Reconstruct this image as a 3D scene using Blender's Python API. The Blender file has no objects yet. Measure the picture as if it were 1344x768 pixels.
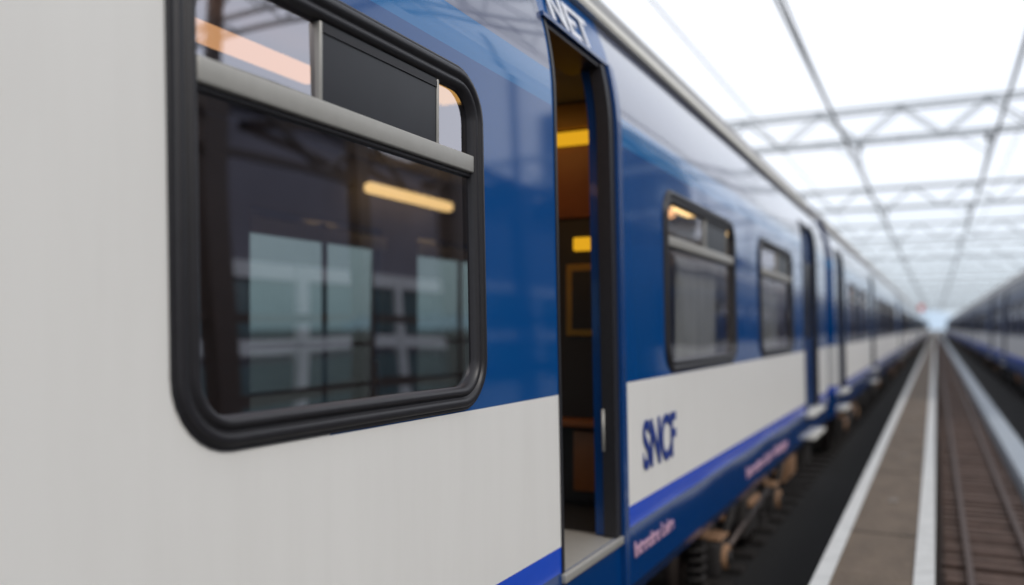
import bpy, bmesh, math, random
from mathutils import Vector
random.seed(4)
scene=bpy.context.scene
try:
    scene.view_settings.view_transform='Standard'; scene.view_settings.look='None'; scene.view_settings.exposure=0
except Exception: pass

# ------------------------------------------------------------------ materials
def newmat(name):
    m=bpy.data.materials.new(name); m.use_nodes=True
    nt=m.node_tree; nt.nodes.clear()
    out=nt.nodes.new('ShaderNodeOutputMaterial')
    return m,nt,out
def N(nt,t,**k):
    n=nt.nodes.new(t)
    for a,b in k.items(): setattr(n,a,b)
    return n
def math_n(nt,op,a,b=None):
    n=N(nt,'ShaderNodeMath',operation=op)
    for i,v in enumerate((a,b)):
        if v is None: continue
        if isinstance(v,(int,float)): n.inputs[i].default_value=v
        else: nt.links.new(v,n.inputs[i])
    return n.outputs[0]
def mixc(nt,f,a,b,blend='MIX'):
    n=N(nt,'ShaderNodeMixRGB',blend_type=blend)
    for i,v in enumerate((f,a,b)):
        if isinstance(v,(int,float)): n.inputs[i].default_value=v
        elif isinstance(v,tuple): n.inputs[i].default_value=(*v,1)
        else: nt.links.new(v,n.inputs[i])
    return n.outputs[0]
def noise(nt,scale,vec=None,detail=4,rough=.55):
    n=N(nt,'ShaderNodeTexNoise'); n.inputs['Scale'].default_value=scale
    n.inputs['Detail'].default_value=detail; n.inputs['Roughness'].default_value=rough
    if vec is not None: nt.links.new(vec,n.inputs['Vector'])
    return n.outputs['Fac']
def objvec(nt,scale=(1,1,1)):
    tc=N(nt,'ShaderNodeTexCoord'); mp=N(nt,'ShaderNodeMapping'); mp.inputs['Scale'].default_value=scale
    nt.links.new(tc.outputs['Object'],mp.inputs['Vector']); return mp.outputs[0]
def simple(name,col,rough=.6,metal=0,var=.25,scale=6,bump=0,stretch=(1,1,1),coat=0,spec=.5):
    m,nt,out=newmat(name)
    b=N(nt,'ShaderNodeBsdfPrincipled')
    b.inputs['Roughness'].default_value=rough; b.inputs['Metallic'].default_value=metal
    b.inputs['Coat Weight'].default_value=coat; b.inputs['Specular IOR Level'].default_value=spec
    v=objvec(nt,stretch); f=noise(nt,scale,v,5,.6)
    d=tuple(c*(1-var) for c in col); l=tuple(min(1,c*(1+var)) for c in col)
    nt.links.new(mixc(nt,f,d,l),b.inputs['Base Color'])
    if bump:
        bn=N(nt,'ShaderNodeBump'); bn.inputs['Strength'].default_value=bump; bn.inputs['Distance'].default_value=.02
        nt.links.new(noise(nt,scale*6,v,3),bn.inputs['Height']); nt.links.new(bn.outputs[0],b.inputs['Normal'])
    nt.links.new(b.outputs[0],out.inputs[0]); return m
def emis(name,col,s):
    m,nt,out=newmat(name); e=N(nt,'ShaderNodeEmission'); e.inputs[0].default_value=(*col,1); e.inputs[1].default_value=s
    nt.links.new(e.outputs[0],out.inputs[0]); return m

def livery(name,hero,dull=False):
    m,nt,out=newmat(name)
    b=N(nt,'ShaderNodeBsdfPrincipled')
    tc=N(nt,'ShaderNodeTexCoord'); sp=N(nt,'ShaderNodeSeparateXYZ'); nt.links.new(tc.outputs['Object'],sp.inputs[0])
    y,z=sp.outputs[1],sp.outputs[2]
    white=(.83,.82,.79); blue=(.0,.070,.265); navy=(.001,.045,.19); bright=(.0,.075,.62); lblue=(.0,.15,.42); sky_slate=(.14,.16,.25)
    if dull: white=(.6,.6,.6); blue=(.012,.03,.09); lblue=(.02,.05,.12); sky_slate=(.05,.06,.09)
    gt=lambda v,t: math_n(nt,'GREATER_THAN',v,t)
    c=mixc(nt,gt(z,.555),navy,bright)
    c=mixc(nt,gt(z,.664),c,white)
    wh=math_n(nt,'MULTIPLY',gt(z,.664),math_n(nt,'LESS_THAN',z,1.312))
    c=mixc(nt,gt(z,1.312),c,blue)
    c=mixc(nt,gt(z,2.55),c,lblue)
    up=gt(z,2.70); dm=None
    if hero:
        dm=math_n(nt,'MULTIPLY',gt(y,3.34),math_n(nt,'LESS_THAN',y,4.22))
        up=math_n(nt,'MULTIPLY',up,math_n(nt,'SUBTRACT',1,dm))
    c=mixc(nt,up,c,sky_slate)  # grey-blue of the sky reflected on the upper body, put into the base colour
    if hero:
        c=mixc(nt,math_n(nt,'MULTIPLY',dm,gt(z,2.5)),c,(.0,.085,.30))
        cr=math_n(nt,'MULTIPLY',math_n(nt,'LESS_THAN',y,1.82),gt(z,.664))
        c=mixc(nt,cr,c,(.82,.81,.78))
        wh=math_n(nt,'MAXIMUM',wh,cr)
    v=objvec(nt,(1,3.5,.35)); g=noise(nt,2.2,v,5,.6)
    r=N(nt,'ShaderNodeMapRange'); r.inputs[1].default_value=.42; r.inputs[2].default_value=.75; r.inputs[3].default_value=0; r.inputs[4].default_value=.06
    nt.links.new(g,r.inputs[0])
    c=mixc(nt,math_n(nt,'MULTIPLY',r.outputs[0],wh),c,(.30,.27,.22))
    nt.links.new(c,b.inputs['Base Color'])
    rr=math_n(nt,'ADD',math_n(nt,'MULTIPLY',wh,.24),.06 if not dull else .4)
    rr=math_n(nt,'ADD',rr,math_n(nt,'MULTIPLY',g,.04))
    rr=math_n(nt,'ADD',rr,math_n(nt,'MULTIPLY',gt(z,2.6),.05))
    nt.links.new(rr,b.inputs['Roughness'])
    b.inputs['IOR'].default_value=1.45
    if not dull:
        cw=math_n(nt,'MULTIPLY',gt(z,1.312),math_n(nt,'SUBTRACT',1,wh))
        cw=math_n(nt,'ADD',math_n(nt,'MULTIPLY',cw,.42),math_n(nt,'MULTIPLY',gt(z,2.62),.4))
        if hero: cw=math_n(nt,'MULTIPLY',cw,math_n(nt,'SUBTRACT',1,dm))
        nt.links.new(cw,b.inputs['Coat Weight']); b.inputs['Coat Roughness'].default_value=.03
    bn=N(nt,'ShaderNodeBump'); bn.inputs['Strength'].default_value=.2; bn.inputs['Distance'].default_value=.03
    nt.links.new(noise(nt,.8,objvec(nt,(1,1,1.2)),0),bn.inputs['Height']); nt.links.new(bn.outputs[0],b.inputs['Normal'])
    nt.links.new(bn.outputs[0],b.inputs['Coat Normal'])
    nt.links.new(b.outputs[0],out.inputs[0]); return m
def glassm(name,tint,base,bump=.25,col=(.93,.92,1)):
    m,nt,out=newmat(name)
    lw=N(nt,'ShaderNodeLayerWeight'); lw.inputs[0].default_value=.5
    f=math_n(nt,'ADD',math_n(nt,'MULTIPLY',math_n(nt,'POWER',lw.outputs['Facing'],4.2),1-base),base)
    t=N(nt,'ShaderNodeBsdfTransparent'); t.inputs[0].default_value=(*tint,1)
    g=N(nt,'ShaderNodeBsdfGlossy'); g.inputs['Roughness'].default_value=.02; g.inputs['Color'].default_value=(*col,1)
    bn=N(nt,'ShaderNodeBump'); bn.inputs['Strength'].default_value=bump; bn.inputs['Distance'].default_value=.03
    nt.links.new(noise(nt,1.1,objvec(nt),0),bn.inputs['Height']); nt.links.new(bn.outputs[0],g.inputs['Normal'])
    mx=N(nt,'ShaderNodeMixShader'); nt.links.new(f,mx.inputs[0]); nt.links.new(t.outputs[0],mx.inputs[1]); nt.links.new(g.outputs[0],mx.inputs[2])
    nt.links.new(mx.outputs[0],out.inputs[0]); return m

M={}
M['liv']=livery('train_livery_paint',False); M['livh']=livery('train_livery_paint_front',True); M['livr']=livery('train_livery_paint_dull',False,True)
M['glass']=glassm('window_glass',(.42,.44,.46),.38,.3)
M['glassc']=glassm('clear_window_glass',(.80,.82,.82),.13)
M['glassf']=glassm('far_window_glass',(.54,.66,.62),.05)
M['rubber']=simple('black_rubber',(.018,.017,.02),.42,var=.3,scale=30)
M['black']=simple('black_panel',(.014,.015,.020),.3,var=.3)
M['alu']=simple('brushed_aluminium',(.42,.41,.38),.42,metal=.3,var=.1,scale=20)
M['cream']=simple('cream_trim',(.66,.64,.58),.45,var=.12)
M['beige']=simple('pleated_curtain',(.36,.35,.32),.9,var=.3,scale=5,stretch=(1,6,.5))
M['roof']=simple('roof_paint',(.3,.3,.3),.6)
M['int']=simple('interior_lining',(.11,.10,.11),.7,var=.15)
M['intl']=simple('interior_light_lining',(.42,.42,.40),.7,var=.15)
M['intd']=simple('interior_dark',(.03,.028,.03),.7)
M['bar']=simple('window_mullion',(.08,.09,.09),.6)
M['seat']=simple('seat_fabric',(.03,.035,.07),.9,var=.3,scale=20)
M['brown']=simple('vestibule_wood',(.26,.085,.025),.4,var=.3,scale=5)
M['olive']=simple('vestibule_upper',(.34,.19,.03),.5,var=.3)
M['jamb']=simple('door_jamb_blue',(.003,.05,.20),.25,coat=.3)
M['lamp']=emis('warm_lamp',(1,.62,.24),3.4)
M['lamp2']=emis('dim_warm_lamp',(1,.48,.2),2.0)
M['vfill']=emis('vestibule_fill_glow',(1,.5,.12),1.8)  # added glow to warm the door interior, not a real fitting
M['yel']=emis('yellow_strip',(1,.50,.02),.75)
M['under']=simple('underframe_grime',(.022,.019,.018),.8,bump=.4,scale=5)
M['rust']=simple('dusty_axlebox',(.25,.14,.075),.8,var=.6,scale=4,bump=.5)
M['steel']=simple('wheel_steel',(.07,.055,.05),.45,metal=.6,var=.4)
M['logo']=simple('logo_blue',(.006,.035,.24),.4)
M['wtext']=simple('white_lettering',(.80,.82,.88),.4,var=.05)
M['ptext']=simple('pink_lettering',(.68,.42,.56),.4,var=.05)
M['gantry']=simple('galvanised_steel',(.43,.46,.48),.6,var=.3,metal=.1)
M['wire']=simple('wire',(.07,.075,.08),.5)
M['asph']=simple('platform_asphalt',(.14,.105,.075),.85,var=.5,scale=4,bump=.6,stretch=(1,.4,1))
M['line']=simple('worn_white_line',(.60,.60,.58),.7,var=.25,scale=7)
M['conc']=simple('pale_concrete',(.42,.46,.50),.7,var=.2,scale=5)
M['ballast']=simple('ballast',(.065,.047,.04),.95,var=.8,scale=14,bump=1)
M['ground']=simple('ground_gravel',(.075,.07,.065),.95,var=.5,scale=7,bump=.8)
M['oily']=simple('oily_ballast',(.013,.012,.012),.95,var=.7,scale=12,bump=.8)  # near-black: shade under the trains put into the colour; also platform joints
M['sleeper']=simple('sleeper_wood',(.115,.072,.055),.85,var=.7,scale=6,bump=.4)
M['sleeperd']=simple('oily_sleeper',(.02,.016,.014),.85,var=.5,scale=6)  # colour darkened to carry the shade under the trains
M['rail']=simple('rusty_rail',(.085,.055,.045),.6,var=.3,metal=.2)

# ------------------------------------------------------------------ mesh builder
class MB:
    def __init__(s): s.v=[]; s.f=[]; s.m=[]; s.sm=[]; s.mats=[]
    def mi(s,k):
        if k not in s.mats: s.mats.append(k)
        return s.mats.index(k)
    def add(s,vs,fs,mat,smooth=False,flip=False):
        o=len(s.v); s.v+= [tuple(p) for p in vs]; i=s.mi(mat)
        for f in fs:
            f=[o+a for a in f]
            if flip: f=f[::-1]
            s.f.append(f); s.m.append(i); s.sm.append(smooth)
    def box(s,x0,x1,y0,y1,z0,z1,mat,bev=0):
        if bev<=0:
            vs=[(x,y,z) for x in(x0,x1) for y in(y0,y1) for z in(z0,z1)]
            s.add(vs,[(0,1,3,2),(4,6,7,5),(0,4,5,1),(2,3,7,6),(0,2,6,4),(1,5,7,3)],mat)
        else:
            bm=bmesh.new(); bmesh.ops.create_cube(bm,size=1)
            for v in bm.verts:
                v.co=Vector(((x0+x1)/2+v.co.x*(x1-x0),(y0+y1)/2+v.co.y*(y1-y0),(z0+z1)/2+v.co.z*(z1-z0)))
            bev=min(bev,.45*min(abs(x1-x0),abs(y1-y0),abs(z1-z0)))
            bmesh.ops.bevel(bm,geom=bm.edges[:],offset=bev,segments=3,affect='EDGES',profile=.5)
            bm.verts.index_update()
            s.add([v.co[:] for v in bm.verts],[[v.index for v in f.verts] for f in bm.faces],mat,True); bm.free()
    def beam(s,p,q,w,mat,h=None):
        p=Vector(p);q=Vector(q);d=(q-p).normalized(); h=h or w
        a=d.cross(Vector((0,0,1)))
        if a.length<1e-3: a=Vector((1,0,0))
        a.normalize(); b=d.cross(a).normalized()
        vs=[e+a*sx*w/2+b*sy*h/2 for e in(p,q) for sx,sy in((-1,-1),(1,-1),(1,1),(-1,1))]
        s.add(vs,[(0,1,2,3),(7,6,5,4),(0,4,5,1),(1,5,6,2),(2,6,7,3),(3,7,4,0)],mat)
    def tube(s,pts,r,mat,n=8):
        pts=[Vector(p) for p in pts]; vs=[];fs=[]
        for i,p in enumerate(pts):
            d=(pts[min(i+1,len(pts)-1)]-pts[max(i-1,0)]).normalized()
            a=d.cross(Vector((0,0,1)))
            if a.length<1e-3: a=Vector((1,0,0))
            a.normalize(); b=d.cross(a)
            for k in range(n):
                t=2*math.pi*k/n; vs.append(p+a*math.cos(t)*r+b*math.sin(t)*r)
        for i in range(len(pts)-1):
            for k in range(n):
                fs.append((i*n+k,i*n+(k+1)%n,(i+1)*n+(k+1)%n,(i+1)*n+k))
        fs.append(tuple(range(n))[::-1]); fs.append(tuple((len(pts)-1)*n+k for k in range(n)))
        s.add(vs,fs,mat,True)
    def mesh(s,name,sub=None):
        me=bpy.data.meshes.new(name); me.from_pydata(s.v,[],s.f)
        for k in s.mats: me.materials.append(M[(sub or {}).get(k,k)])
        me.polygons.foreach_set('material_index',s.m); me.polygons.foreach_set('use_smooth',s.sm); me.update()
        return me
def obj(name,me,parent=None,loc=(0,0,0)):
    o=bpy.data.objects.new(name,me); scene.collection.objects.link(o); o.location=loc
    if parent: o.parent=parent
    return o
def empty(name,loc=(0,0,0),rz=0):
    o=bpy.data.objects.new(name,None); scene.collection.objects.link(o); o.location=loc; o.rotation_euler=(0,0,rz); o.empty_display_size=.3; return o

# ------------------------------------------------------------------ coach
W=2.8
def lean(z):
    x=-.02*(z-1.6)
    if z>2.58: x-=.34*(z-2.58)**2
    if z<.25: x-=.5*(.25-z)
    return x
def rr(y0,y1,z0,z1,r,seg=8):
    r=max(r,.004); out=[]
    for cy,cz,a0 in((y1-r,z0+r,-90),(y1-r,z1-r,0),(y0+r,z1-r,90),(y0+r,z0+r,180)):
        for k in range(seg+1):
            a=math.radians(a0+90*k/seg); out.append((cy+r*math.cos(a),cz+r*math.sin(a)))
    return out
ZB,ZT=.25,2.58
DZ0,DZ1=.55,2.94
UP=[2.58,2.65,2.72,2.79,2.86,2.94,3.05,3.15,3.22,3.3]
def side(B,sgn,wins,doors,y0,y1,mat):
    A=sgn>0
    def P(y,z,n=0):
        x=lean(z)+n
        return (x,y,z) if A else (-W-x,y,z)
    fl=not A
    wall,trim,gl=B['body'],B['window_frames'],B['window_glass']
    edges=[y0]
    for d in doors: edges+= [d[0],d[1]]
    edges.append(y1)
    for i in range(0,len(edges),2):
        a,b=edges[i],edges[i+1]
        if b-a<.01: continue
        bm=bmesh.new(); es=[]
        def loop(pts):
            vs=[bm.verts.new((p[0],p[1],0)) for p in pts]
            for k in range(len(vs)): es.append(bm.edges.new((vs[k],vs[(k+1)%len(vs)])))
        loop([(a,ZB),(b,ZB),(b,ZT),(a,ZT)])
        for w in wins:
            if w[0]>=a and w[1]<=b:
                loop(rr(w[0]+.02,w[1]-.02,w[2]+.02,w[3]-.02,.13,5))
        bmesh.ops.triangle_fill(bm,edges=es,use_beauty=True,use_dissolve=False,normal=(0,0,1))
        bm.verts.index_update()
        vs=[P(v.co.x,v.co.y) for v in bm.verts]
        fs=[]
        for f in bm.faces:
            ids=[v.index for v in f.verts]
            if f.normal.z<0: ids=ids[::-1]
            fs.append(ids)
        wall.add(vs,fs,mat,False,fl); bm.free()
    def strip(a,b,zs):
        vs=[]
        for z in zs: vs+=[P(a,z),P(b,z)]
        wall.add(vs,[(2*k,2*k+1,2*k+3,2*k+2) for k in range(len(zs)-1)],mat,True,fl)
    hi=[z for z in UP if z>=DZ1]
    for k in range(0,len(edges),2): strip(edges[k],edges[k+1],UP)
    for d in doors: strip(d[0],d[1],hi)
    wall.add([P(y0,.15),P(y1,.15),P(y1,.25),P(y0,.25)],[(0,1,2,3)],mat,False,fl)
    for d in doors:
        wall.add([P(d[0],ZB),P(d[1],ZB),P(d[1],DZ0),P(d[0],DZ0)],[(0,1,2,3)],mat,False,fl)
    gp=[(3.22,.0),(3.225,.035),(3.245,.05),(3.30,.05),(3.32,.03),(3.33,-.02)]
    for (z1,n1),(z2,n2) in zip(gp,gp[1:]):
        wall.add([P(y0,z1,n1),P(y1,z1,n1),P(y1,z2,n2),P(y0,z2,n2)],[(0,1,2,3)],'cream',True,fl)
    prof=[(0,.0),(.002,.012),(.010,.019),(.024,.019),(.031,.012),(.034,.006),(.040,.006),(.043,.014),(.052,.019),(.064,.014),(.070,-.004),(.073,-.02)]
    for w in wins:
        a,b,c,d,bar=w[:5]; style=w[5] if len(w)>5 else 0
        R=.165
        rings=[rr(a+i,b-i,c+i,d-i,R-i) for i,n in prof]; n=len(rings[0])
        vs=[];fs=[]
        for rg,(i,nn) in zip(rings,prof): vs+=[P(p[0],p[1],nn) for p in rg]
        for k in range(len(prof)-1):
            for j in range(n): fs.append((k*n+j,k*n+(j+1)%n,(k+1)*n+(j+1)%n,(k+1)*n+j))
        trim.add(vs,fs,'rubber',True,fl)
        pr=[(-.010,.001),(-.009,.006),(-.004,.008),(.001,.006)]
        rings=[rr(a+i,b-i,c+i,d-i,R-i) for i,_ in pr]; vs=[];fs=[]
        for rg,(i,nn) in zip(rings,pr): vs+=[P(p[0],p[1],nn) for p in rg]
        for k in range(len(pr)-1):
            for j in range(n): fs.append((k*n+j,k*n+(j+1)%n,(k+1)*n+(j+1)%n,(k+1)*n+j))
        trim.add(vs,fs,'rubber',True,fl)
        i=.071
        rg=rr(a+i,b-i,c+i,d-i,R-i)
        gl.add([P(p[0],p[1],-.014) for p in rg],[tuple(range(n))],('glass' if style==1 else 'glassc') if A else 'glassf',False,fl)
        def bx(ya,yb,za,zb,n0,n1,mt,bev=.004):
            xs=sorted([lean((za+zb)/2)+n0,lean((za+zb)/2)+n1])
            if not A: xs=[-W-xs[1],-W-xs[0]]
            trim.box(xs[0],xs[1],ya,yb,za,zb,mt,bev)
        if bar:
            bx(a+.069,b-.069,bar-.03,bar+.03,-.03,.012,'alu',.006)
            bx(a+.069,b-.069,bar-.045,bar-.031,-.03,-.002,'rubber',.004)
            bw=b-a
            p1=a+bw*.535; p2=a+bw*.86
            if style==1: p1,p2=a+.51,a+1.093
            top=d-.072
            bx(p1-.013,p1,bar+.031,top,-.03,.004,'alu')
            bx(p2,p2+.012,bar+.031,top,-.03,.004,'alu')
            bx(p1+.001,p2-.001,bar+.031,top+.002,-.028,-.001,'black',0)
            bx(p1+.001,p2-.001,top-.028,top-.008,-.004,.005,'rubber',0)
    def cbx(ya,yb,z0,z1,n0,n1,mt,part=None):
        zs=[z0]+[z for z in [1.6,2.58,2.65,2.72,2.79,2.86,2.9] if z0<z<z1]+[z1]
        vs=[];fs=[]
        for z in zs: vs+=[P(ya,z,n0),P(yb,z,n0),P(yb,z,n1),P(ya,z,n1)]
        for k in range(len(zs)-1):
            for j in range(4):
                fs.append((4*k+j,4*k+(j+1)%4,4*k+4+(j+1)%4,4*k+4+j))
        fs+= [(3,2,1,0),tuple(4*(len(zs)-1)+j for j in range(4))]
        (part or B['door_frames']).add(vs,fs,mt,False,not fl)
    for d in doors:
        a,b,kind=d
        def bx(ya,yb,za,zb,n0,n1,mt,bev=0,part=None):
            zz=(za+zb)/2
            xs=sorted([n0+lean(zz),n1+lean(zz)])
            if not A: xs=[-W-xs[1],-W-xs[0]]
            (part or B['door_frames']).box(xs[0],xs[1],ya,yb,za,zb,mt,bev)
        if kind=='open':
            cbx(b+.001,b+.05,DZ0,DZ1,-.115,-.062,'jamb'); cbx(b-.028,b+.045,DZ0,DZ1-.012,-.06,.008,'rubber')
            cbx(a-.05,a-.001,DZ0,DZ1,-.16,-.02,'jamb'); cbx(a-.012,a+.010,DZ0,DZ1,-.03,.006,'rubber')
            cbx(a-.01,b+.04,DZ1-.03,DZ1-.003,-.2,-.002,'rubber')
            cbx(a-.03,b+.12,DZ1+.001,DZ1+.022,-.01,.018,'jamb')
            cbx(b+.047,b+.115,DZ0-.3,DZ1,-.02,.026,'jamb')
            cbx(b+.132,b+.146,DZ0-.3,DZ1,-.004,.005,'black')
            B['door_frames'].tube([P(b-.040,.98,-.05),P(b-.040,1.19,-.05)],.008,'alu')
            bx(a-.01,b+.05,DZ0-.045,DZ0-.004,-.5,.02,'alu',.006)
            bx(a-.02,b+.02,DZ0-.40,DZ0-.36,-.1,.10,'steel',.006)
        else:
            cbx(a,b,DZ0,DZ1,-.10,-.06,'jamb')
            bx(a+.2,b-.2,1.45,2.45,-.062,-.05,'black',.003)
            cbx(a-.03,a+.02,DZ0,DZ1,-.07,.012,'rubber'); cbx(b-.02,b+.03,DZ0,DZ1,-.07,.012,'rubber')
            cbx(a,b,DZ1-.03,DZ1-.002,-.07,.0,'rubber')
            bx(a-.02,b+.02,DZ0-.06,DZ0-.01,-.06,.09,'cream',.008)
            bx(a+.03,b-.03,DZ0-.34,DZ0-.30,-.1,.10,'cream',.006)

def bogie(U,yc):
    for sx in(0,1):
        def X(n): return -.06-n if sx==0 else -W+.06+n
        def bx(n0,n1,ya,yb,za,zb,mt,bev=.015):
            x=sorted([X(n0),X(n1)]); U.box(x[0],x[1],ya,yb,za,zb,mt,bev)
        bx(.1,.24,yc-1.6,yc+1.6,-.12,.02,'under')
        for s in(-1.25,1.25):
            bx(-.02,.16,yc+s-.17,yc+s+.17,-.34,-.06,'under',.04)
            bx(-.03,.14,yc+s-.15,yc+s+.15,-.058,-.03,'rust',.01)
            U.tube([(X(-.055),yc+s,-.20),(X(.05),yc+s,-.20)],.10,'rust',16)
            U.tube([(X(-.075),yc+s,-.20),(X(-.05),yc+s,-.20)],.055,'under',12)
            U.tube([(X(.0),yc+s+.12,-.05),(X(.0),yc+s+.45,.14)],.03,'under',10)
            x=X(.3)
            U.tube([(x-.05,yc+s,-.24),(x+.05,yc+s,-.24)],.44,'steel',28)
            for q in(-.33,.33):
                xx=X(.12)
                pts=[(xx+.07*math.cos(t*.9),yc+s+q+.07*math.sin(t*.9),-.36+t*.0105) for t in range(36)]
                U.tube(pts,.018,'under',6)
                bx(.03,.21,yc+s+q-.09,yc+s+q+.09,-.40,-.365,'under',.01)
                bx(.03,.21,yc+s+q-.09,yc+s+q+.09,.02,.06,'rust',.01)
        bx(.0,.2,yc-.3,yc+.3,-.30,.10,'under',.05)
        bx(-.04,.06,yc-.22,yc+.22,-.02,.05,'rust',.02)
        U.tube([(X(.02),yc-.9,-.2),(X(.02),yc+.9,-.05)],.035,'steel',8)

def coach(prefix,y0,y1,wA,dA,wB,dB,mat,interior,bogs,boxes):
    B={k:MB() for k in('body','window_frames','window_glass','door_frames','roof','interior','underframe','ends')}
    side(B,1,wA,dA,y0,y1,mat); side(B,-1,wB,dB,y0,y1,'liv')
    e=lean(3.33)-.02; prof=[]
    for k in range(17):
        t=math.pi*k/16; hw=W/2+e
        prof.append((-W/2+hw*math.cos(t),3.325+.48*math.sin(t)**.8))
    vs=[];fs=[]
    for p in prof: vs+=[(p[0],y0,p[1]),(p[0],y1,p[1])]
    for k in range(16): fs.append((2*k,2*k+1,2*k+3,2*k+2))
    B['roof'].add(vs,fs,'roof',True)
    for yy in[y0+2+i*5.2 for i in range(int((y1-y0-3)/5.2)+1)]:
        B['roof'].box(-1.9,-1.0,yy+.2,yy+1.2,3.7,3.9,'roof',.06)
    for yy,s in((y0,-1),(y1,1)):
        pts=[(lean(z),yy,z) for z in(.15,.25,1,1.8,2.58)+tuple(UP[1:])]+[(p[0],yy,p[1]) for p in prof]+[(-W-lean(z),yy,z) for z in tuple(UP[1:])[::-1]+(2.58,1.8,1,.25,.15)]
        B['ends'].add(pts,[tuple(range(len(pts)))],mat)
        for r in range(5):
            ya=yy+s*(.02+.07*r)
            B['ends'].box(-W+.75,-.75,min(ya,ya+s*.05),max(ya,ya+s*.05),.5,2.9,'rubber',.02)
        B['ends'].box(-W+.5,-.5,min(yy+s*.01,yy+s*.12),max(yy+s*.01,yy+s*.12),.25,.45,'under',.02)
    I=B['interior']
    I.box(-W+.06,-.06,y0+.02,y1-.02,.47,.53,'intd')
    I.box(-W+.16,-.18,y0+.02,y1-.02,2.96,3.0,'int')
    if not interior:
        I.box(-1.6,-1.5,y0+.02,y1-.02,.54,2.95,'int')
        for k in range(int((y1-y0)/3)):
            I.box(-1.2,-1.08,y0+1+3*k,y0+2.2+3*k,2.75,2.80,'lamp2')
    else: interior(I)
    U=B['underframe']
    U.box(-W+.35,-.3,y0+.1,y1-.1,.0,.4,'under')
    for b in bogs: bogie(U,b)
    for (a,b,z,mt) in boxes:
        U.box(-.75,-.10,a,b,z,.14,mt,.03)
        U.box(-.097,-.07,a+.08,b-.08,z+.05,.08,mt,.01)
        U.box(-W+.1,-W+.75,a,b,z,.14,mt,.03)
    return B

WZ=(1.327,2.488,2.172)
WZ2=(1.33,2.44,2.13)
heroW=[(1.302,2.693,*WZ,1),(4.985,6.98,*WZ2),(8.05,10.05,*WZ2)]+[(-1.1-2.1*k,.3-2.1*k,*WZ,1) for k in range(6)]
heroD=[(3.37,4.07,'open'),(11.05,12.25,'closed')]
farW=[(2.25,3.85,.82,2.40,0),(4.36,5.97,.82,2.40,0),(6.45,8.05,.82,2.40,0),(8.55,10.15,.82,2.40,0)]+[(.15-2.1*k,1.75-2.1*k,.82,2.40,0) for k in range(7)]
def hero_int(I):
    I.box(-W+.05,-W+.09,-15.9,13.4,.54,.80,'int')
    I.box(-W+.05,-W+.09,-15.9,13.4,2.43,2.955,'int')
    ys=sorted(farW); prev=-15.9
    for w in ys:
        if w[0]-prev>.05: I.box(-W+.051,-W+.089,prev,w[0]+.03,.80,2.43,'int')
        prev=w[1]-.03
    I.box(-W+.051,-W+.089,prev,13.4,.80,2.43,'int')
    for w in farW:
        I.box(-W+.092,-W+.13,w[0]+.02,w[1]-.02,2.24,2.35,'intl',.008)
        m=(w[0]+w[1])/2+.08
        I.box(-W+.02,-W+.05,m-.018,m+.018,.82,2.4,'bar')
        for zz in(1.12,1.45): I.box(-W+.021,-W+.045,w[0]+.03,w[1]-.03,zz,zz+.035,'bar')
    I.box(-.13,-.10,-15.9,3.3,.54,1.25,'int'); I.box(-.13,-.10,4.2,11,.54,1.25,'int')
    I.tube([(-2.35,-15,2.62),(-2.35,4.5,2.62)],.012,'int')
    I.box(-2.60,-2.50,5.50,6.78,2.66,2.75,'lamp',.04)
    I.box(-2.60,-2.50,2.2,2.55,2.66,2.75,'lamp',.04)
    I.box(-2.60,-2.50,9.4,10.6,2.66,2.75,'lamp',.04)
    I.box(-1.36,-1.24,-3.0,3.35,2.80,2.87,'lamp2',.03)
    I.box(-1.36,-1.22,8.0,9.6,2.86,2.95,'lamp2',.03)
    I.box(-.7,-.60,7.6,8.1,2.66,2.76,'lamp',.02); I.box(-.7,-.60,9.0,10.3,2.66,2.76,'lamp',.02)
    def seat(x,y):
        I.box(x,x+.46,y,y+.5,.92,1.04,'seat',.04)
        I.box(x+.01,x+.45,y+.42,y+.56,1.0,1.30,'seat',.06)
        I.box(x+.05,x+.41,y+.1,y+.4,.54,.92,'intd',.02)
    for y in [-8,-6.9,-5.8,-4.7,-3.6,-2.5,-1.4]:
        for x in(-.64,-1.14,-2.14,-2.66): seat(x,y)
    for y in [5.2,6.3,7.4,8.5,9.6]:
        for x in(-.64,-1.14): seat(x,y)
    for (a,b) in((5.75,6.97),(8.5,10.0),(5.03,5.3)):
        n=50; vs=[];fs=[]
        for i in range(n+1):
            y=a+(b-a)*i/n; x=-.15+.018*math.sin(i*1.25)+.006*math.sin(i*.5)
            vs+=[(x,y,1.3),(x,y,2.09)]
        for i in range(n): fs.append((2*i,2*i+2,2*i+3,2*i+1))
        I.add(vs,fs,'beige',True)
    I.box(-W+.1,-.2,10.9,10.95,.54,2.95,'intl')
    I.box(-.9,-.2,7.48,7.53,.54,2.15,'intl')
    x0,x1=-.95,-.14; Y=4.80
    I.box(x0,x1,Y,Y+.05,.54,2.955,'intd')
    I.box(x0+.01,x1-.01,Y-.03,Y-.003,2.80,2.95,'olive',.006)
    I.box(x0+.01,x1-.01,Y-.05,Y-.003,2.70,2.78,'yel',.01)
    I.box(x0+.01,x1-.01,Y-.03,Y-.003,2.26,2.69,'brown',.006)
    I.box(x0+.01,x1-.01,Y-.02,Y-.003,.56,2.25,'intd',.004)
    I.box(-.50,-.2,Y-.05,Y-.021,2.06,2.14,'yel',.01)
    I.box(-.55,-.18,Y-.035,Y-.021,1.55,1.98,'olive',.008)
    I.box(-.51,-.22,Y-.042,Y-.036,1.59,1.94,'intd',.002)
    I.box(-.62,-.16,Y-.20,Y-.021,1.02,1.06,'brown',.01)
    I.box(-.50,-.16,Y-.045,Y-.021,.62,.98,'brown',.01)
    I.box(-1.2,-.5,3.6,4.4,2.93,2.955,'vfill',.005)  # added fill glow, out of view above the doorway
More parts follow.
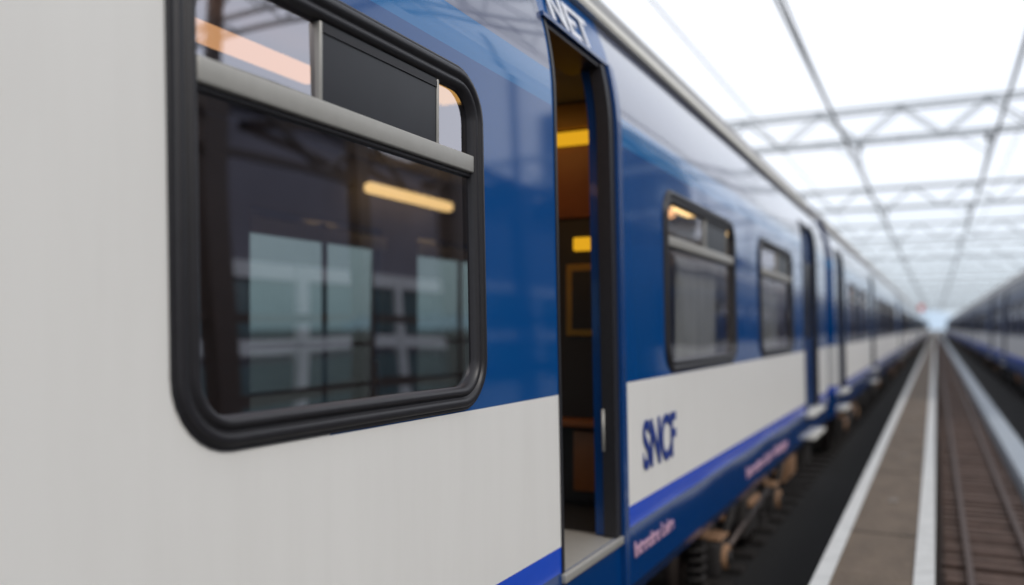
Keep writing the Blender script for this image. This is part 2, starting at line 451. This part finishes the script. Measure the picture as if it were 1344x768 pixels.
hero=coach('coach_front',-16,13.45,heroW,heroD,farW,[],'livh',hero_int,[-12,8.0],[(2.2,3.9,-.25,'under'),(-3,0,-.3,'under'),(10.2,10.9,-.2,'rust'),(11.5,12.3,-.25,'under')])
gW=[(2.6,4.5,*WZ2),(5.3,7.2,*WZ2)]+[(11.2+2.7*k,13.1+2.7*k,*WZ2) for k in range(5)]
gD=[(.7,1.7,'closed'),(8.8,9.9,'closed')]
gen=coach('coach',0,26,gW,gD,gW,gD,'liv',None,[3.6,22.4],[(7,8.6,-.25,'under'),(10,12.2,-.3,'under'),(13,13.8,-.2,'rust'),(15,17.5,-.3,'under')])
def meshes(B,pre,sub=None): return {pre+'_'+k:b.mesh(pre+'_'+k,sub) for k,b in B.items() if b.v}
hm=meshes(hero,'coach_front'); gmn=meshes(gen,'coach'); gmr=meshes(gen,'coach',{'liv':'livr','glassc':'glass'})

tr=empty('passenger_train',(-1.451,0,0))
for n,me in hm.items(): obj(n,me,tr)
for c in range(8):
    for n,me in gmn.items(): obj('%s_%d'%(n,c+2),me,tr,(0,14.45+27*c,0))
tr2=empty('passenger_train',(2.32,20+27*8-1,0),math.pi)
for c in range(8):
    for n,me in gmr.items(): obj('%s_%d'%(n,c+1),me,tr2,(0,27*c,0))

def text(s,y,z,size,mat,parent,sx=1,off=0,n=.004,tilt=-.02):
    cu=bpy.data.curves.new('lettering','FONT'); cu.body=s; cu.size=size; cu.offset=off; cu.extrude=.0015
    o=bpy.data.objects.new('lettering_tmp',cu); scene.collection.objects.link(o)
    dg=bpy.context.evaluated_depsgraph_get(); me=bpy.data.meshes.new_from_object(o.evaluated_get(dg)); bpy.data.objects.remove(o)
    me.materials.clear(); me.materials.append(M[mat])
    o=obj('lettering',me,parent,(lean(z)+n,y,z)); o.rotation_euler=(math.radians(90)+tilt,0,math.radians(90)); o.scale=(sx,1,1)
text('SNCF',4.50,.825,.37,'logo',tr,.74,.009,.006,-.02)
text('Intercites Loire',4.32,.385,.115,'ptext',tr,1.05,.003,.005)
text('Intercites Loire Atlantique',7.3,.33,.13,'ptext',tr,1.6,.004,.005)
text('NET',3.44,2.968,.25,'wtext',tr,1.15,.004,.016,-.36)

# ------------------------------------------------------------------ ground
g=MB(); g.add([(-800,-200,-.75),(800,-200,-.75),(800,1500,-.75),(-800,1500,-.75)],[(0,1,2,3)],'ground'); obj('ground',g.mesh('ground'))
g=MB(); g.add([(-4.6,-30,-.745),(-.702,-30,-.745),(-.702,400,-.745),(-4.6,400,-.745)],[(0,1,2,3)],'oily')  # dark sheets carry the painted shade of the pits under the trains
g.add([(1.26,-30,-.745),(5.3,-30,-.745),(5.3,400,-.745),(1.26,400,-.745)],[(0,1,2,3)],'oily'); obj('pit_shade_sheets',g.mesh('pit_shade_sheets'))
p=MB(); p.box(-.70,-.002,-12,400,-.75,0,'asph')
pf=empty('platform'); obj('surface',p.mesh('platform_surface'),pf)
l=MB()
l.box(-.70,-.595,-12,400,.004,.012,'line'); l.box(-.125,-.004,-12,400,.004,.012,'line')
obj('edge_lines',l.mesh('platform_lines'),pf)
M['slab']=simple('worn_slab',(.19,.16,.13),.85,var=.4,scale=9)
l=MB()
for k in range(50):
    l.box(-.39,-.31,2.3+k*3.1,2.55+k*3.1,.002,.009,'slab')
    l.box(-.594,-.126,1.0+k*3.1,1.012+k*3.1,.0015,.004,'oily')
obj('joints_and_plates',l.mesh('joints_and_plates'),pf)
t=empty('railway_track'); b=MB(); b.box(.02,.93,-12,400,-.75,-.46,'ballast'); obj('ballast_bed',b.mesh('ballast_bed'),t)
b=MB()
for k in range(600):
    y=-4+k*.27+random.uniform(-.02,.02)
    b.box(.07+random.uniform(-.01,.01),.91+random.uniform(-.01,.01),y,y+.15,-.47,-.415+random.uniform(-.008,.008),'sleeper')
obj('sleepers',b.mesh('sleepers'),t)
b=MB()
for x in(.25,.72): b.box(x-.03,x+.03,-12,400,-.41,-.36,'rail',.01)
obj('rails',b.mesh('rails'),t)
b=MB()
for k in range(160): b.box(.95,1.25,-10+k*2.5,-7.515+k*2.5,-.75,-.25,'conc',.012)
obj('concrete_kerb',b.mesh('concrete_kerb'))
def track2(x):
    t=empty('railway_track'); b=MB()
    for r in(-.72,.72): b.box(x+r-.035,x+r+.035,-30,400,-.70,-.64,'sleeperd',.01)
    for k in range(400): b.box(x-1.2,x+1.2,-20+k*.6,-19.76+k*.6,-.744,-.70,'sleeperd')
    obj('rails_and_sleepers',b.mesh('rails2'),t)
track2(-2.85); track2(3.72)

# ------------------------------------------------------------------ gantries & wires
gm=MB()
xa,xb=-7.5,14.5
zb,zt=7.05,7.95
for yy in(-.3,.3):
    for z in(zb,zt): gm.beam((xa,yy,z),(xb,yy,z),.075,'gantry')
    n=20; s=(xb-xa)/n
    for i in range(n):
        x=xa+i*s
        gm.beam((x,yy,zb if i%2 else zt),(x+s,yy,zt if i%2 else zb),.045,'gantry')
for i in range(11):
    x=xa+i*(xb-xa)/10
    gm.beam((x,-.3,zb),(x,.3,zb),.05,'gantry'); gm.beam((x,-.3,zt),(x,.3,zt),.05,'gantry')
for x in(xa,xb):
    for yy in(-.3,.3): gm.beam((x,yy,-.75),(x,yy,zt),.14,'gantry')
    for k in range(8): gm.beam((x,-.3 if k%2 else .3,k),(x,.3 if k%2 else -.3,k+1),.05,'gantry')
for x in(-2.0,1.3):
    gm.beam((x,0,zb),(x,0,6.3),.04,'gantry'); gm.beam((x-.8,0,zb),(x,0,6.45),.03,'gantry')
    gm.tube([(x,0,6.95),(x,0,6.78)],.07,'wire',10)
gme=gm.mesh('catenary_gantry')
ys=[-4,11]+[27+15.5*k for k in range(19)]
for y in ys: obj('catenary_gantry',gme,None,(0,y,0))
def wires(x,zc,zm,sag,off=0):
    w=MB(); w.tube([(x,-25,zc),(x+off,320,zc)],.026,'wire',6)
    for a,b in zip(ys,ys[1:]):
        pts=[]
        for k in range(13):
            u=k/12; pts.append((x,a+(b-a)*u,zm-sag*4*u*(1-u)))
        w.tube(pts,.022,'wire',6)
        for k in(3,6,9): w.tube([pts[k],(x,pts[k][1],zc)],.009,'wire',5)
    obj('overhead_wire',w.mesh('overhead_wire'))
wires(-2.0,6.2,6.5,.25); wires(1.3,6.2,6.5,.25)
w=MB()
for x,z in((-4.2,7.0),(2.4,7.9),(4.6,8.2)): w.tube([(x,-25,z),(x,320,z)],.014,'wire',6)
obj('feeder_cables',w.mesh('feeder_cables'))

M['red']=simple('red_board',(.7,.07,.03),.5)
s=MB()
s.box(-2.35,-1.65,147.9,147.98,4.2,5.1,'red',.03); s.beam((-2,148.1,4.3),(-2,148.1,7.1),.1,'gantry')
obj('railway_signal',s.mesh('railway_signal'))

# ------------------------------------------------------------------ station building & canopy frame (other side of the tracks)
M['bwall']=simple('building_render',(.17,.165,.20),.8,var=.35,scale=.5)
M['bband']=simple('pale_band',(.66,.68,.68),.6)
M['bglass']=simple('teal_glazing',(.10,.15,.16),.12,var=.4,scale=.6)
M['bcol']=simple('brown_column',(.045,.03,.024),.6)
M['bcan']=simple('dark_cladding',(.07,.07,.08),.7)
sb=empty('station_building'); b=MB()
b.box(9.2,16,-14,60,-.75,6.3,'bwall'); b.box(9.0,16.1,-14.1,60.1,6.3,6.45,'bcan')
for z in(-.1,1.55,3.1): b.box(9.05,9.2,-14,60,z,z+.32,'bband')
for z in(.3,1.95):
    for k in range(36): b.box(9.12,9.195,-13.9+k*2,-12.1+k*2,z,z+1.08,'bglass')
for k in range(19): b.box(8.98,9.21,-14.1+k*4,-13.85+k*4,-.75,3.4,'bband')
obj('walls_and_windows',b.mesh('station_walls'),sb)
sc=empty('station_canopy'); b=MB()
for k in range(-6,13):
    y=9.0+k*3.4
    b.box(6.2,6.5,y,y+.42,-.75,5.6,'bcol')
    b.beam((6.35,y+.2,4.6),(9.0,y+.2,5.9),.14,'bcol')
    b.beam((6.35,y+.2,5.5),(9.0,y+.2,5.9),.14,'bcol')
    if k%3==0: b.box(6.28,6.42,y+.1,y+.3,5.6,10.5,'bcol')
b.box(6.22,6.48,-14,60,5.45,5.62,'bcol'); b.box(6.3,6.42,-14,60,4.5,4.6,'bcol')
for k in range(44):
    y=-14+1.7*k; b.beam((6.36,y,4.55 if k%2 else 5.5),(6.36,y+1.7,5.5 if k%2 else 4.55),.08,'bcol')
b.box(6.3,6.42,-14,60,.75,.95,'bcol'); b.box(6.3,6.42,-14,60,2.05,2.2,'bcol')
obj('canopy_frame',b.mesh('canopy_frame'),sc)
b=MB(); b.box(5.4,9.19,-14,60,-.75,-.1,'conc'); obj('platform',b.mesh('side_platform'))
b=MB(); b.box(18,28,70,84,-.75,22,'bcan')
for k in range(7): b.box(17.9,18,70.3,83.7,1+3*k,2.6+3*k,'bglass')
obj('tower_block',b.mesh('tower_block'))
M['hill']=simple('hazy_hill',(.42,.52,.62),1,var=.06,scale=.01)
h=MB(); pts=[];fs=[]
n=80
for i in range(n+1):
    x=-700+1400*i/n; z=9+6*math.sin(i*.5)+4*math.sin(i*1.3+1)+random.uniform(-1,1)
    pts+=[(x,900,-.75),(x,930,z),(x,1100,z*1.3)]
for i in range(n):
    for k in(0,1): fs.append((3*i+k,3*i+3+k,3*i+4+k,3*i+1+k))
h.add(pts,fs,'hill',True); obj('hills',h.mesh('hills'))

# ------------------------------------------------------------------ world, sun, camera
w=bpy.data.worlds.new('World'); scene.world=w; w.use_nodes=True; nt=w.node_tree; nt.nodes.clear()
out=nt.nodes.new('ShaderNodeOutputWorld')
sky=nt.nodes.new('ShaderNodeTexSky'); sky.sky_type='NISHITA'; sky.sun_disc=False; sky.sun_elevation=math.radians(40); sky.sun_rotation=math.radians(110)
b1=nt.nodes.new('ShaderNodeBackground'); b1.inputs[1].default_value=.1; nt.links.new(sky.outputs[0],b1.inputs[0])
tc=nt.nodes.new('ShaderNodeTexCoord')
f=noise(nt,2.2,tc.outputs['Generated'],3,.5)
c=mixc(nt,f,(1.02,1.10,1.24),(1.38,1.38,1.40))
sp=nt.nodes.new('ShaderNodeSeparateXYZ'); nt.links.new(tc.outputs['Generated'],sp.inputs[0])
mr=nt.nodes.new('ShaderNodeMapRange'); mr.inputs[1].default_value=0; mr.inputs[2].default_value=.15; mr.inputs[3].default_value=1; mr.inputs[4].default_value=0
nt.links.new(sp.outputs[2],mr.inputs[0])
c=mixc(nt,mr.outputs[0],c,(.68,.80,.92))
b2=nt.nodes.new('ShaderNodeBackground'); b2.inputs[1].default_value=1.0; nt.links.new(c,b2.inputs[0])
mx=nt.nodes.new('ShaderNodeMixShader'); mx.inputs[0].default_value=.85
nt.links.new(b1.outputs[0],mx.inputs[1]); nt.links.new(b2.outputs[0],mx.inputs[2]); nt.links.new(mx.outputs[0],out.inputs[0])
sl=bpy.data.lights.new('sun','SUN'); sl.energy=1.5; sl.angle=math.radians(20); sl.color=(1,.94,.87)
so=bpy.data.objects.new('sun',sl); scene.collection.objects.link(so)
el,az=math.radians(40),math.radians(110)
d=Vector((math.sin(az)*math.cos(el),math.cos(az)*math.cos(el),math.sin(el)))
so.rotation_euler=d.to_track_quat('Z','Y').to_euler()

cam=bpy.data.cameras.new('camera'); co=bpy.data.objects.new('camera',cam); scene.collection.objects.link(co)
co.location=(0,0,1.6); co.rotation_euler=(math.radians(90),0,math.atan(556/1120))
cam.sensor_width=36; cam.lens=30; cam.shift_y=46/1344; cam.clip_start=.05; cam.clip_end=3000
cam.dof.use_dof=True; cam.dof.focus_distance=2.8; cam.dof.aperture_fstop=.8
scene.camera=co
